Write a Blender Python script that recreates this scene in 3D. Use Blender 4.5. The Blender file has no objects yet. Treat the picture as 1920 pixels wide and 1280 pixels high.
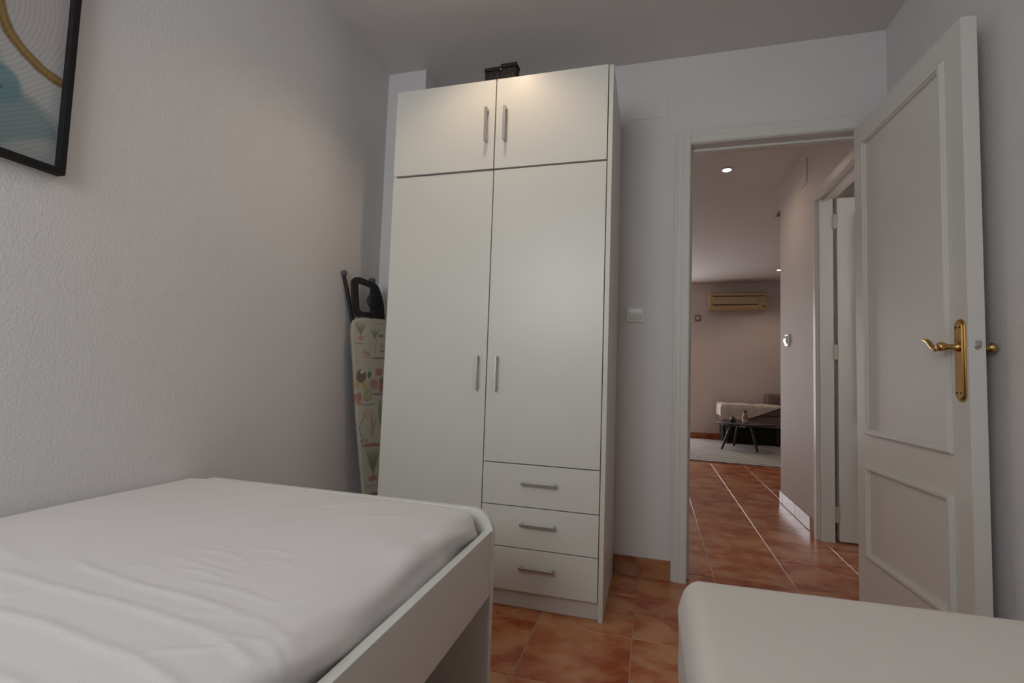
import bpy, bmesh, math, random
import numpy as np
from mathutils import Vector, Matrix
random.seed(7)
sc = bpy.context.scene
col = sc.collection
PI = math.pi

# ------------------------------------------------------------ camera, world, lights, exposure
YAW, PITCH, ROLL, FPX, HC = 0.2783, 0.0649, 0.0338, 925.6, 0.9055
cy, sy, cp, sp = math.cos(YAW), math.sin(YAW), math.cos(PITCH), math.sin(PITCH)
fwd = Vector((-sy*cp, cy*cp, sp)); rt = Vector((cy, sy, 0)); up = rt.cross(fwd)
c_, s_ = math.cos(ROLL), math.sin(ROLL)
rt2 = c_*rt + s_*up; up2 = -s_*rt + c_*up
cam = bpy.data.objects.new('camera', bpy.data.cameras.new('camera'))
M = Matrix((rt2, up2, -fwd)).transposed().to_4x4(); M.translation = (0, 0, HC)
cam.matrix_world = M
cam.data.sensor_width = 36; cam.data.lens = FPX*36/1920; cam.data.clip_start = .02
col.objects.link(cam); sc.camera = cam

w = bpy.data.worlds.new('sky'); sc.world = w; w.use_nodes = True
w.node_tree.nodes['Background'].inputs[0].default_value = (.75, .87, 1, 1)
w.node_tree.nodes['Background'].inputs[1].default_value = 1.0

def area(name, loc, target, sx, sz, power, color, spread=PI):
    l = bpy.data.lights.new(name, 'AREA'); l.shape = 'RECTANGLE'; l.size = sx; l.size_y = sz
    l.energy = power; l.color = color; l.spread = spread
    o = bpy.data.objects.new(name, l); o.location = loc
    o.rotation_euler = (Vector(target)-Vector(loc)).to_track_quat('-Z', 'Y').to_euler()
    col.objects.link(o); return o
def spot(name, loc, power, color, ang=2.2, r=.03, blend=.6):
    l = bpy.data.lights.new(name, 'SPOT'); l.energy = power; l.color = color
    l.spot_size = ang; l.spot_blend = blend; l.shadow_soft_size = r
    o = bpy.data.objects.new(name, l); o.location = loc; col.objects.link(o); return o
# daylight through the bedroom window behind the camera, and through the glass door of the living room
area('bedroom_daylight', (-.74, -1.0, 1.72), (-.55, 2, 1.55), 1.0, .85, 18.5, (.925, .965, 1))
area('living_daylight', (-.35, 8.36, 1.1), (-.2, 4, 1.1), 1.2, 2.0, 30, (.97, .97, .98))
area('side_room_fill', (2.25, 2.80, 1.55), (1.1, 2.95, 1.6), .48, 1.0, 9, (1, .95, .90))  # added fill light for the second door leaf and its jamb
spot('bedroom_downlight_beam', (-.62, 1.6, 2.40), 8, (1, .72, .5))
spot('hall_downlight_beam', (.505, 3.814, 2.40), 5.5, (1, .76, .56), 2.95, .05, 1)
spot('living_downlight_beam', (1.66, 7.44, 2.40), 10, (1, .74, .52), 2.4)
spot('lounge_warm_spot', (.0, 7.0, 2.40), 14, (1, .72, .5), 2.6)  # warm spot over the living room, no fixture built for it
vs = sc.view_settings
vs.view_transform = 'Standard'; vs.look = 'None'; vs.gamma = 1; vs.exposure = 0; vs.use_curve_mapping = False

# ------------------------------------------------------------ materials
def mat(name, color, rough=.5, metal=0, bump=None, spec=.5, emit=None, mottled=None, coat=0):
    m = bpy.data.materials.new(name); m.use_nodes = True
    nt = m.node_tree; b = nt.nodes['Principled BSDF']
    b.inputs['Base Color'].default_value = (*color, 1); b.inputs['Roughness'].default_value = rough
    b.inputs['Metallic'].default_value = metal; b.inputs['Specular IOR Level'].default_value = spec
    b.inputs['Coat Weight'].default_value = coat
    tc = nt.nodes.new('ShaderNodeTexCoord')
    if emit:
        b.inputs['Emission Color'].default_value = (*emit[0], 1); b.inputs['Emission Strength'].default_value = emit[1]
    # every surface gets a faint procedural colour variation
    var, sc_ = mottled or (.03, 3)
    n = nt.nodes.new('ShaderNodeTexNoise'); n.inputs['Scale'].default_value = sc_; n.inputs['Detail'].default_value = 3
    nt.links.new(tc.outputs['Object'], n.inputs['Vector'])
    mx = nt.nodes.new('ShaderNodeMix'); mx.data_type = 'RGBA'
    mx.inputs['A'].default_value = (*[c*(1-var) for c in color], 1); mx.inputs['B'].default_value = (*[min(1, c*(1+var)) for c in color], 1)
    nt.links.new(n.outputs['Fac'], mx.inputs['Factor']); nt.links.new(mx.outputs['Result'], b.inputs['Base Color'])
    if bump:
        scale, dist, strength = bump
        n2 = nt.nodes.new('ShaderNodeTexNoise'); n2.inputs['Scale'].default_value = scale; n2.inputs['Detail'].default_value = 2.5
        n2.inputs['Roughness'].default_value = .45
        nt.links.new(tc.outputs['Object'], n2.inputs['Vector'])
        bp = nt.nodes.new('ShaderNodeBump'); bp.inputs['Distance'].default_value = dist; bp.inputs['Strength'].default_value = strength
        nt.links.new(n2.outputs['Fac'], bp.inputs['Height']); nt.links.new(bp.outputs['Normal'], b.inputs['Normal'])
    return m

WALL = mat('wall_plaster', (.735, .718, .706), .75, bump=(150, .0026, .6), spec=.3)
WALLP = mat('living_wall_plaster', (.66, .60, .585), .7, bump=(80, .003, .6), spec=.3)
WALLH = mat('hall_wall_plaster', (.70, .645, .615), .6, bump=(95, .003, .7), spec=.5)
CEIL = mat('ceiling_paint', (.70, .665, .655), .85, spec=.2)
LACQ = mat('door_lacquer', (.72, .70, .655), .38)
WARD = mat('wardrobe_laminate', (.725, .72, .655), .33)
WARDE = mat('wardrobe_carcass', (.71, .69, .625), .4)
BEDW = mat('bed_laminate', (.74, .735, .69), .35)
DARK = mat('dark_gap', (.02, .017, .015), .9)
SHEET = mat('cotton_sheet', (.78, .755, .75), .9, bump=(900, .0006, .5), spec=.15)
SHEET2 = mat('cream_sheet', (.76, .72, .67), .9, bump=(900, .0006, .5), spec=.15)
STEEL = mat('brushed_steel', (.5, .49, .48), .38, .9)
BRASS = mat('brass', (.53, .35, .13), .27, 1)
BLACK = mat('black_frame_paint', (.009, .009, .009), .6, spec=.25)
BPLAST = mat('black_plastic', (.012, .012, .013), .5)
GPLAST = mat('grey_rubber', (.09, .09, .10), .7)
SWITCH = mat('switch_plastic', (.74, .73, .67), .25)
HSWITCH = mat('glossy_switch_plastic', (.85, .85, .85), .12)
GROUT = mat('grout', (.50, .35, .25), .7, mottled=(.15, 20))
CANE = mat('black_lacquered_weave', (.013, .010, .009), .5, bump=(120, .006, 1), mottled=(.5, 40), spec=.3)
ACM = mat('yellowed_plastic', (.52, .40, .22), .45)
ACD = mat('air_vent_dark', (.12, .07, .035), .6)
COUCH = mat('taupe_upholstery', (.20, .15, .14), .95, bump=(500, .001, .5), mottled=(.1, 30))
THROW = mat('cream_throw', (.68, .60, .52), .95, bump=(300, .003, .6), mottled=(.08, 25))
STRIPE = mat('throw_stripe', (.28, .22, .18), .95)
TABLE = mat('dark_table', (.035, .026, .028), .4)
AMBER = mat('amber_glass', (.45, .28, .10), .15)
CREAMC = mat('cream_ceramic', (.62, .56, .45), .3)
GREENG = mat('dark_green_glass', (.05, .08, .06), .2)
REED = mat('reed', (.5, .35, .25), .7)
HINGE = mat('painted_hinge', (.55, .52, .48), .35, .2)
TILEB = mat('thermostat_frame', (.22, .16, .14), .5)
GLASSM = mat('window_glass', (1, 1, 1), .02)
GLASSM.node_tree.nodes['Principled BSDF'].inputs['Transmission Weight'].default_value = 1
BULB = mat('lamp_glow', (1, .95, .85), .5, emit=((1, .93, .82), 14))

def tile_mat(name, tint=1.0, rough=.24, bs=.25):
    m = bpy.data.materials.new(name); m.use_nodes = True; nt = m.node_tree; N = nt.nodes; L = nt.links
    b = N['Principled BSDF']; b.inputs['Roughness'].default_value = rough
    tc = N.new('ShaderNodeTexCoord'); oi = N.new('ShaderNodeObjectInfo')
    cm = N.new('ShaderNodeCombineXYZ'); mu = N.new('ShaderNodeMath'); mu.operation = 'MULTIPLY'; mu.inputs[1].default_value = 57
    L.new(oi.outputs['Random'], mu.inputs[0]); L.new(mu.outputs[0], cm.inputs['X']); L.new(mu.outputs[0], cm.inputs['Y'])
    ad = N.new('ShaderNodeVectorMath'); ad.operation = 'ADD'
    L.new(tc.outputs['Object'], ad.inputs[0]); L.new(cm.outputs[0], ad.inputs[1])
    mp = N.new('ShaderNodeMapping'); mp.inputs['Scale'].default_value = (5.0, 6.5, 6)
    L.new(ad.outputs[0], mp.inputs['Vector'])
    n = N.new('ShaderNodeTexNoise'); n.inputs['Scale'].default_value = 1.0; n.inputs['Detail'].default_value = 7; n.inputs['Roughness'].default_value = .62; n.inputs['Distortion'].default_value = .35
    L.new(mp.outputs[0], n.inputs['Vector'])
    r = N.new('ShaderNodeValToRGB'); e = r.color_ramp.elements
    e[0].position = .40; e[0].color = (.37*tint, .085*tint, .025*tint, 1)
    e[1].position = .60; e[1].color = (.57*tint, .27*tint, .12*tint, 1)
    k = e.new(.49); k.color = (.49*tint, .165*tint, .06*tint, 1)
    L.new(n.outputs['Fac'], r.inputs[0]); L.new(r.outputs[0], b.inputs['Base Color'])
    bp = N.new('ShaderNodeBump'); bp.inputs['Distance'].default_value = .004; bp.inputs['Strength'].default_value = bs
    n3 = N.new('ShaderNodeTexNoise'); n3.inputs['Scale'].default_value = 14
    L.new(ad.outputs[0], n3.inputs['Vector']); L.new(n3.outputs['Fac'], bp.inputs['Height']); L.new(bp.outputs['Normal'], b.inputs['Normal'])
    return m
TILE = tile_mat('terracotta_tile')
SKIRT = tile_mat('terracotta_skirting', .72, .13, .02)

def mathn(nt, op, a, b=None, c=None):
    n = nt.nodes.new('ShaderNodeMath'); n.operation = op
    for i, v in enumerate((a, b, c)):
        if v is None: continue
        if isinstance(v, (int, float)): n.inputs[i].default_value = v
        else: nt.links.new(v, n.inputs[i])
    return n.outputs[0]
def shapes_mat(name, base, shapes, axes, rough=.8, waves=None):
    """flat print: ellipses (cx,cz,rx,rz,angle,color,soft,inner) painted in object coordinates"""
    m = bpy.data.materials.new(name); m.use_nodes = True; nt = m.node_tree; N = nt.nodes; L = nt.links
    b = N['Principled BSDF']; b.inputs['Roughness'].default_value = rough
    tc = N.new('ShaderNodeTexCoord'); sx = N.new('ShaderNodeSeparateXYZ')
    nz = N.new('ShaderNodeTexNoise'); nz.inputs['Scale'].default_value = 22
    L.new(tc.outputs['Object'], nz.inputs['Vector'])
    L.new(tc.outputs['Object'], sx.inputs[0])
    wob = mathn(nt, 'MULTIPLY', mathn(nt, 'SUBTRACT', nz.outputs['Fac'], .5), .010)
    u = mathn(nt, 'ADD', sx.outputs[axes[0]], wob); v = mathn(nt, 'ADD', sx.outputs[axes[1]], wob)
    cur = None
    for (cx, cz, rx, rz, ang, colr, soft, inner) in shapes:
        ca, sa = math.cos(ang), math.sin(ang)
        du = mathn(nt, 'SUBTRACT', u, cx); dv = mathn(nt, 'SUBTRACT', v, cz)
        a1 = mathn(nt, 'DIVIDE', mathn(nt, 'ADD', mathn(nt, 'MULTIPLY', du, ca), mathn(nt, 'MULTIPLY', dv, sa)), rx)
        b1 = mathn(nt, 'DIVIDE', mathn(nt, 'SUBTRACT', mathn(nt, 'MULTIPLY', dv, ca), mathn(nt, 'MULTIPLY', du, sa)), rz)
        d = mathn(nt, 'SQRT', mathn(nt, 'ADD', mathn(nt, 'MULTIPLY', a1, a1), mathn(nt, 'MULTIPLY', b1, b1)))
        mr = N.new('ShaderNodeMapRange'); mr.inputs['From Min'].default_value = 1-soft; mr.inputs['From Max'].default_value = 1+soft
        mr.inputs['To Min'].default_value = 1; mr.inputs['To Max'].default_value = 0; L.new(d, mr.inputs['Value'])
        f = mr.outputs[0]
        if inner:
            mr2 = N.new('ShaderNodeMapRange'); mr2.inputs['From Min'].default_value = inner-soft; mr2.inputs['From Max'].default_value = inner+soft; L.new(d, mr2.inputs['Value'])
            f = mathn(nt, 'MULTIPLY', f, mr2.outputs[0])
        f = mathn(nt, 'MULTIPLY', f, colr[3] if len(colr) > 3 else 1)
        mx = N.new('ShaderNodeMix'); mx.data_type = 'RGBA'; L.new(f, mx.inputs['Factor'])
        if cur is None: mx.inputs['A'].default_value = (*base, 1)
        else: L.new(cur, mx.inputs['A'])
        mx.inputs['B'].default_value = (*colr[:3], 1); cur = mx.outputs['Result']
    if waves:
        wv = N.new('ShaderNodeTexWave'); wv.wave_type = 'RINGS'; wv.rings_direction = 'X'
        wv.inputs['Scale'].default_value = waves; wv.inputs['Distortion'].default_value = 5; wv.inputs['Detail'].default_value = 2; wv.inputs['Detail Scale'].default_value = .5
        L.new(tc.outputs['Object'], wv.inputs['Vector'])
        mx = N.new('ShaderNodeMix'); mx.data_type = 'RGBA'; mx.blend_type = 'MULTIPLY'
        mr = N.new('ShaderNodeMapRange'); mr.inputs['To Min'].default_value = .0; mr.inputs['To Max'].default_value = .25; L.new(wv.outputs['Fac'], mr.inputs['Value'])
        L.new(mr.outputs[0], mx.inputs['Factor']); L.new(cur, mx.inputs['A']); mx.inputs['B'].default_value = (.45, .5, .5, 1); cur = mx.outputs['Result']
    L.new(cur, b.inputs['Base Color'])
    return m

# ------------------------------------------------------------ helpers
def worigin(o):
    v = Vector((0, 0, 0))
    while o: v = v+o.location; o = o.parent
    return v
class MB:
    def __init__(s): s.bm = bmesh.new()
    def box(s, x0, x1, y0, y1, z0, z1):
        v = [s.bm.verts.new(p) for p in ((x0,y0,z0),(x1,y0,z0),(x1,y1,z0),(x0,y1,z0),(x0,y0,z1),(x1,y0,z1),(x1,y1,z1),(x0,y1,z1))]
        for f in ((0,3,2,1),(4,5,6,7),(0,1,5,4),(1,2,6,5),(2,3,7,6),(3,0,4,7)): s.bm.faces.new([v[i] for i in f])
        return s
    def prism(s, poly, ax, a0, a1):
        """poly of 2D points in the two axes other than ax, extruded from a0 to a1"""
        def P(p, a):
            return {'x': (a, p[0], p[1]), 'y': (p[0], a, p[1]), 'z': (p[0], p[1], a)}[ax]
        A = [s.bm.verts.new(P(p, a0)) for p in poly]; B = [s.bm.verts.new(P(p, a1)) for p in poly]
        n = len(poly); s.bm.faces.new(A[::-1]); s.bm.faces.new(B)
        for i in range(n): s.bm.faces.new((A[i], A[(i+1) % n], B[(i+1) % n], B[i]))
        return s
    def ring(s, outer, inner, ax, a0, a1):
        def P(p, a):
            return {'x': (a, p[0], p[1]), 'y': (p[0], a, p[1]), 'z': (p[0], p[1], a)}[ax]
        V = [[s.bm.verts.new(P(p, a)) for p in lp] for a in (a0, a1) for lp in (outer, inner)]
        n = len(outer)
        for i in range(n):
            j = (i+1) % n
            s.bm.faces.new((V[0][i], V[0][j], V[1][j], V[1][i])); s.bm.faces.new((V[2][i], V[3][i], V[3][j], V[2][j]))
            s.bm.faces.new((V[0][i], V[2][i], V[2][j], V[0][j])); s.bm.faces.new((V[1][i], V[1][j], V[3][j], V[3][i]))
        return s
    def tube(s, pts, r, n=12, flat=None):
        """round tube along pts; r a number or one per point; flat=(direction, factor) squashes it"""
        pts = [Vector(p) for p in pts]; rr = r if isinstance(r, (list, tuple)) else [r]*len(pts)
        rings = []; prev = None
        for i, p in enumerate(pts):
            t = (pts[min(i+1, len(pts)-1)]-pts[max(i-1, 0)]).normalized()
            a = prev if prev is not None else (Vector((0, 0, 1)) if abs(t.z) < .9 else Vector((1, 0, 0)))
            a = (a-t*a.dot(t)).normalized(); prev = a; b = t.cross(a)
            ring = []
            for k in range(n):
                o = a*math.cos(2*PI*k/n)*rr[i]+b*math.sin(2*PI*k/n)*rr[i]
                if flat: d = Vector(flat[0]).normalized(); o = o-d*o.dot(d)*(1-flat[1])
                ring.append(s.bm.verts.new(p+o))
            rings.append(ring)
        for i in range(len(rings)-1):
            for k in range(n): s.bm.faces.new((rings[i][k], rings[i][(k+1) % n], rings[i+1][(k+1) % n], rings[i+1][k]))
        s.bm.faces.new(rings[0][::-1]); s.bm.faces.new(rings[-1])
        return s
    def lathe(s, c, prof, n=32, axis='z', closed=True):
        c = Vector(c); rings = []
        for r, h in prof:
            r = max(r, 1e-4); ring = []
            for k in range(n):
                a = 2*PI*k/n; p = (r*math.cos(a), r*math.sin(a))
                o = {'z': (p[0], p[1], h), 'y': (p[0], h, p[1]), 'x': (h, p[0], p[1])}[axis]
                ring.append(s.bm.verts.new(c+Vector(o)))
            rings.append(ring)
        for i in range(len(rings)-1):
            for k in range(n): s.bm.faces.new((rings[i][k], rings[i][(k+1) % n], rings[i+1][(k+1) % n], rings[i+1][k]))
        if closed: s.bm.faces.new(rings[0][::-1]); s.bm.faces.new(rings[-1])
        return s
    def raw(s, V, F):
        vs_ = [s.bm.verts.new(v) for v in V]
        for f in F: s.bm.faces.new([vs_[i] for i in f])
        return s
    def build(s, name, m, parent=None, bevel=0, smooth=False, seg=2, kind=None, local=False):
        bmesh.ops.recalc_face_normals(s.bm, faces=s.bm.faces[:])
        me = bpy.data.meshes.new(name)
        if parent is not None and not local:
            bmesh.ops.translate(s.bm, verts=s.bm.verts[:], vec=-worigin(parent))
        s.bm.to_mesh(me); s.bm.free(); me.materials.append(m)
        if smooth or bevel:
            for p in me.polygons: p.use_smooth = True
        o = bpy.data.objects.new(name, me); col.objects.link(o)
        if parent is not None: o.parent = parent
        if bevel:
            b = o.modifiers.new('bevel', 'BEVEL'); b.width = bevel; b.segments = seg; b.limit_method = 'ANGLE'; b.angle_limit = .6; b.harden_normals = True
        elif smooth:
            try: me.set_sharp_from_angle(angle=math.radians(45))
            except Exception: pass
        if kind: o['kind'] = kind
        return o
def thing(name, label, cat, loc, rz=0, group=None, kind=None):
    o = bpy.data.objects.new(name, None); col.objects.link(o); o.location = loc; o.rotation_euler = (0, 0, rz); o.empty_display_size = .05
    if kind: o['kind'] = kind
    if label: o['label'] = label
    if cat: o['category'] = cat
    if group: o['group'] = group
    return o
def tag(o, label, cat, group=None):
    o['label'] = label; o['category'] = cat
    if group: o['group'] = group
    return o
def struct(name, mb, m, bevel=0, smooth=False):
    return mb.build(name, m, None, bevel=bevel, smooth=smooth, kind='structure')
def rbox(x0, x1, y0, y1, z0, z1, r, res, disp=None):
    """rounded box surface as a dense grid, displaced by disp(P, N) -> offset array"""
    c = np.array([(x0+x1)/2, (y0+y1)/2, (z0+z1)/2]); h = np.array([(x1-x0)/2, (y1-y0)/2, (z1-z0)/2])
    r = np.minimum(np.array(r, float), h*.999)
    if r.size == 1: r = np.repeat(r, 3)
    V = []; F = []; idx = {}
    nseg = [max(2, int(round(2*h[i]/res[i]))) for i in range(3)]
    ax = [np.linspace(-h[i], h[i], nseg[i]+1) for i in range(3)]
    def vid(key):
        if key not in idx:
            idx[key] = len(V); V.append([ax[0][key[0]], ax[1][key[1]], ax[2][key[2]]])
        return idx[key]
    for a in range(3):
        b, d = [i for i in range(3) if i != a]
        for side in (0, nseg[a]):
            for i in range(nseg[b]):
                for j in range(nseg[d]):
                    q = []
                    for (di, dj) in ((0, 0), (1, 0), (1, 1), (0, 1)):
                        k = [0, 0, 0]; k[a] = side; k[b] = i+di; k[d] = j+dj; q.append(vid(tuple(k)))
                    F.append(q)
    P = np.array(V); Q = np.clip(P, -(h-r), h-r); D = (P-Q)/r
    n = np.linalg.norm(D, axis=1, keepdims=True); n[n == 0] = 1
    Nn = D/n; P2 = Q+Nn*r
    N2 = Nn/np.linalg.norm(Nn, axis=1, keepdims=True)
    P2 = P2+c
    if disp: P2 = P2+disp(P2, N2)
    return MB().raw([tuple(p) for p in P2], F)

# ------------------------------------------------------------ setting dimensions
H = 2.45
XL, XR, YB, YN = -1.354, .955, 2.405, -.95      # bedroom left, right, door wall, wall behind the camera
YL = 8.31                                        # living room far wall
HX = .9552                                        # hallway right wall
DL, DR, DT = .1615, .884, 2.0095                 # bedroom doorway
WT = .11

# walls
m = MB(); m.box(XL-.12, XL, YN-.12, YB+WT, 0, H+.05); struct('wall_left', m, WALL)
m = MB(); m.box(XL, DL-.012, YB, YB+WT, 0, H+.05); m.box(DL-.012, DR+.012, YB, YB+WT, DT+.012, H+.05); m.box(DR+.012, XR+.12, YB, YB+WT, 0, H+.05); struct('wall_door_side', m, WALL)
m = MB(); m.box(XR, XR+.12, YN-.12, YB, 0, H+.05); struct('wall_right', m, WALL)
m = MB(); m.box(XL, -1.27, YN-.12, YN, 0, H+.05); m.box(-.21, XR, YN-.12, YN, 0, H+.05); m.box(-1.27, -.21, YN-.12, YN, 0, 1.25); m.box(-1.27, -.21, YN-.12, YN, 2.2, H+.05); struct('wall_near', m, WALL)
m = MB(); m.box(XL, -1.14, 2.217, YB, 0, H); struct('wall_pillar', m, WALL)
# hallway right wall with its doorway, side room, living room
m = MB(); m.box(HX, HX+.09, YB, 2.60, 0, H+.05); m.box(HX, HX+.09, 2.60, 3.32, 2.02, H+.05); m.box(HX, HX+.072, 3.32, 4.25, 0, H+.05); struct('wall_hall', m, WALLH)
m = MB(); m.box(HX+.09, 3.1, 4.16, 4.25, 0, H+.05); struct('wall_side_room_back', m, WALLH)
m = MB(); m.box(2.16, 2.26, 3.06, 4.25, 0, H+.05); m.box(2.16, 2.26, YB, 2.54, 0, H+.05); m.box(2.16, 2.26, 2.54, 3.06, 0, 1.03); m.box(2.16, 2.26, 2.54, 3.06, 2.07, H+.05); struct('wall_side_room_right', m, WALLH)
m = MB(); m.box(XR+.12, 3.1, YB-.1, YB+.01, 0, H+.05); struct('wall_side_room_front', m, WALLH)
m = MB(); m.box(-2.0, -.95, YL, YL+.12, 0, H+.05); m.box(-.95, .28, YL, YL+.12, 2.12, H+.05); m.box(.28, 4.0, YL, YL+.12, 0, H+.05); struct('wall_living_far', m, WALLP)
m = MB(); m.box(-2.0, -1.9, YB+WT, YL, 0, H+.05); struct('wall_living_left', m, WALLP)
m = MB(); m.box(4.0, 4.1, 4.25, YL, 0, H+.05); struct('wall_living_right', m, WALLP)
m = MB(); m.box(3.2, 4.0, 4.16, 4.25, 0, H+.05); struct('wall_living_near', m, WALLP)
m = MB(); m.box(-1.9, XL, YB, YB+WT, 0, H+.05); struct('wall_hall_end', m, WALLP)
m = MB(); m.box(-2.0, 4.1, YN-.12, YL+.12, H, H+.1); struct('ceiling', m, CEIL)
m = MB(); m.box(-2.0, 4.1, YN-.12, YL+.12, -.1, -.0018); floor = struct('floor', m, GROUT)

# floor tiles: each one its own piece
PT = .340; G = .003
def tile_mesh(name, sx, sy, h, m_, bev=.0025):
    t = MB(); a, b = sx/2, sy/2
    t.box(-a, a, -b, b, -h, 0); bmesh.ops.bevel(t.bm, geom=[e for e in t.bm.edges if all(v.co.z > -h/2 for v in e.verts)], offset=bev, segments=1, affect='EDGES')
    o = t.build(name, m_); me = o.data; bpy.data.objects.remove(o); return me
tme = tile_mesh('tile', PT-G, PT-G, .009, TILE, .0016)
for i in range(-4, 11):
    for j in range(-8, 18):
        x = -.054+(i+.5)*PT; y = 1.838+(j+.5)*PT
        if x > 3.4 or (y < YB and (x > XR+.05 or x < XL-.1)): continue
        if y > YB and x < -.9: continue
        if y > YB and x > 2.2: continue
        if y > 6.3: continue
        o = bpy.data.objects.new('tile', tme); col.objects.link(o); o.parent = floor
        o.location = (x, y, random.uniform(-.0004, .0004)); o.rotation_euler = (0, 0, random.choice((0, PI/2, PI, 0)) if abs(x) < 0 else random.choice((0, PI)))
m = MB()
for i in range(-6, 12):
    for j in range(13, 20):
        x = -.054+(i+.5)*PT; y = 1.838+(j+.5)*PT
        if y > 6.3 and y < YL: m.box(x-PT/2+G/2, x+PT/2-G/2, y-PT/2+G/2, y+PT/2-G/2, -.009, 0)
m.build('far_floor_tiling', TILE, floor, kind='stuff')

# skirting tiles
def skirting(name, pts, ln=.333, h=.086, th=.010, joint=None):
    """pts: (x0,y0,x1,y1, nx,ny) run along a wall with its inward normal"""
    x0, y0, x1, y1, nx, ny = pts
    L_ = math.hypot(x1-x0, y1-y0); dx, dy = (x1-x0)/L_, (y1-y0)/L_
    m = MB(); a = .0012
    P = [(x0, y0), (x1, y1), (x1+nx*.007, y1+ny*.007), (x0+nx*.007, y0+ny*.007)]
    m.prism(P, 'z', 0, h-.002); base = struct(name, m, GROUT)
    s = -(ln-(joint if joint else ln)); k = 0
    while s < L_-.01:
        s0 = max(s, 0)+a; s1 = min(s+ln, L_)-a; s += ln
        if s1-s0 < .015: continue
        t = MB(); q = []
        for (ss, dd) in ((s0, .0), (s1, .0), (s1, th), (s0, th)): q.append((x0+dx*ss+nx*dd, y0+dy*ss+ny*dd))
        t.prism(q, 'z', .003, h); t.build('tile', SKIRT, base, bevel=.0015, seg=1)
    return base
skirting('baseboard_door_side', (-.16, YB, .0915, YB, 0, -1), joint=.105)
skirting('baseboard_left', (XL, YN, XL, 2.21, 1, 0))
skirting('baseboard_right', (XR, YN, XR, YB, -1, 0))
skirting('baseboard_hall', (HX, 3.475, HX, 4.25, -1, 0), joint=.045+.333-.03)
skirting('baseboard_living', (.35, YL, 4.0, YL, 0, -1), ln=.34)

# ------------------------------------------------------------ trims (door frames), windows
def architrave(mb, x0, x1, zt, y, w_, side=-1, plane='y', steps=((0, 0, .010), (.008, .012, .016), (.020, .034, .019))):
    """stepped casing round an opening x0..x1 up to zt on the wall plane y, facing side"""
    for (a, b, t) in steps:      # a inset from inner edge, b inset from outer edge
        for seg in ((x0-w_+b, x0-a*.3, 0, zt+w_-b), (x1+a*.3, x1+w_-b, 0, zt+w_-b), (x0-a*.3, x1+a*.3, zt+a*.3, zt+w_-b)):
            xa, xb, za, zb = seg
            if plane == 'y': mb.box(xa, xb, min(y, y+side*t), max(y, y+side*t), za, zb)
            else: mb.box(min(y, y+side*t), max(y, y+side*t), xa, xb, za, zb)
t1 = thing('trim_1', None, None, (.5, YB, 0), kind='structure')
m = MB(); architrave(m, DL, DR, DT, YB, .071); m.build('architrave', LACQ, t1, bevel=.0015, seg=1)
m = MB(); architrave(m, DL, DR, DT, YB+WT, .071, side=1); m.build('architrave', LACQ, t1, bevel=.0015, seg=1)
m = MB(); m.box(DL-.012, DL, YB, YB+WT, 0, DT+.012); m.box(DR, DR+.012, YB, YB+WT, 0, DT+.012); m.box(DL, DR, YB, YB+WT, DT, DT+.012); m.build('door_lining', LACQ, t1)
m = MB(); m.box(DL, DL+.012, YB+.045, YB+.075, 0, DT-.012); m.box(DR-.012, DR, YB+.045, YB+.075, 0, DT-.012); m.box(DL, DR, YB+.045, YB+.075, DT-.012, DT); m.build('door_stop', LACQ, t1, bevel=.002, seg=1)
m = MB(); m.box(DL-.0005, DL+.0015, YB+.012, YB+.034, .94, 1.06); m.build('strike_plate', BRASS, t1)
# second frame, in the hallway wall
J0, J1, JT = 2.66, 3.305, 2.015
t2 = thing('trim_2', None, None, (HX, 3.0, 0), kind='structure')
m = MB(); architrave(m, J0, J1+.02, JT, HX, .07, side=-1, plane='x'); m.build('architrave', LACQ, t2, bevel=.0015, seg=1)
m = MB(); m.box(HX-.002, HX+.070, J1, J1+.02, 0, JT+.015); m.box(HX-.002, HX+.09, J0-.02, J0, 0, JT+.015); m.box(HX-.002, HX+.075, J0, J1, JT, JT+.018); m.build('door_lining', LACQ, t2, bevel=.001, seg=1)
m = MB(); m.box(HX+.02, HX+.045, J0, J0+.012, 0, JT); m.box(HX+.02, HX+.045, J0, J1, JT-.012, JT); m.build('door_stop', LACQ, t2, bevel=.002, seg=1)

# bedroom window behind the camera
wn = thing('window_1', None, None, (-.74, YN-.06, 1.25), kind='structure')
m = MB()
for (a, b, c, d) in ((-1.27, -.21, 1.25, 1.3), (-1.27, -.21, 2.15, 2.2), (-1.27, -1.22, 1.3, 2.15), (-.26, -.21, 1.3, 2.15), (-.77, -.71, 1.3, 2.15)): m.box(a, b, YN-.10, YN-.06, c, d)
m.build('window_frame', LACQ, wn, bevel=.003)
for a, b in ((-1.22, -.77), (-.71, -.26)): MB().box(a, b, YN-.085, YN-.08, 1.3, 2.15).build('pane', GLASSM, wn)
wn = thing('added_side_window', None, None, (2.20, 2.80, 1.03), kind='structure')  # invented, unseen window added to house the side room fill light
m = MB()
for (a, b, c, d) in ((2.54, 3.06, 1.03, 1.07), (2.54, 3.06, 2.03, 2.07), (2.54, 2.58, 1.07, 2.03), (3.02, 3.06, 1.07, 2.03)): m.box(2.19, 2.23, a, b, c, d)
m.build('window_frame', LACQ, wn, bevel=.003)
MB().box(2.208, 2.213, 2.58, 3.02, 1.07, 2.03).build('pane', GLASSM, wn)
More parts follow.
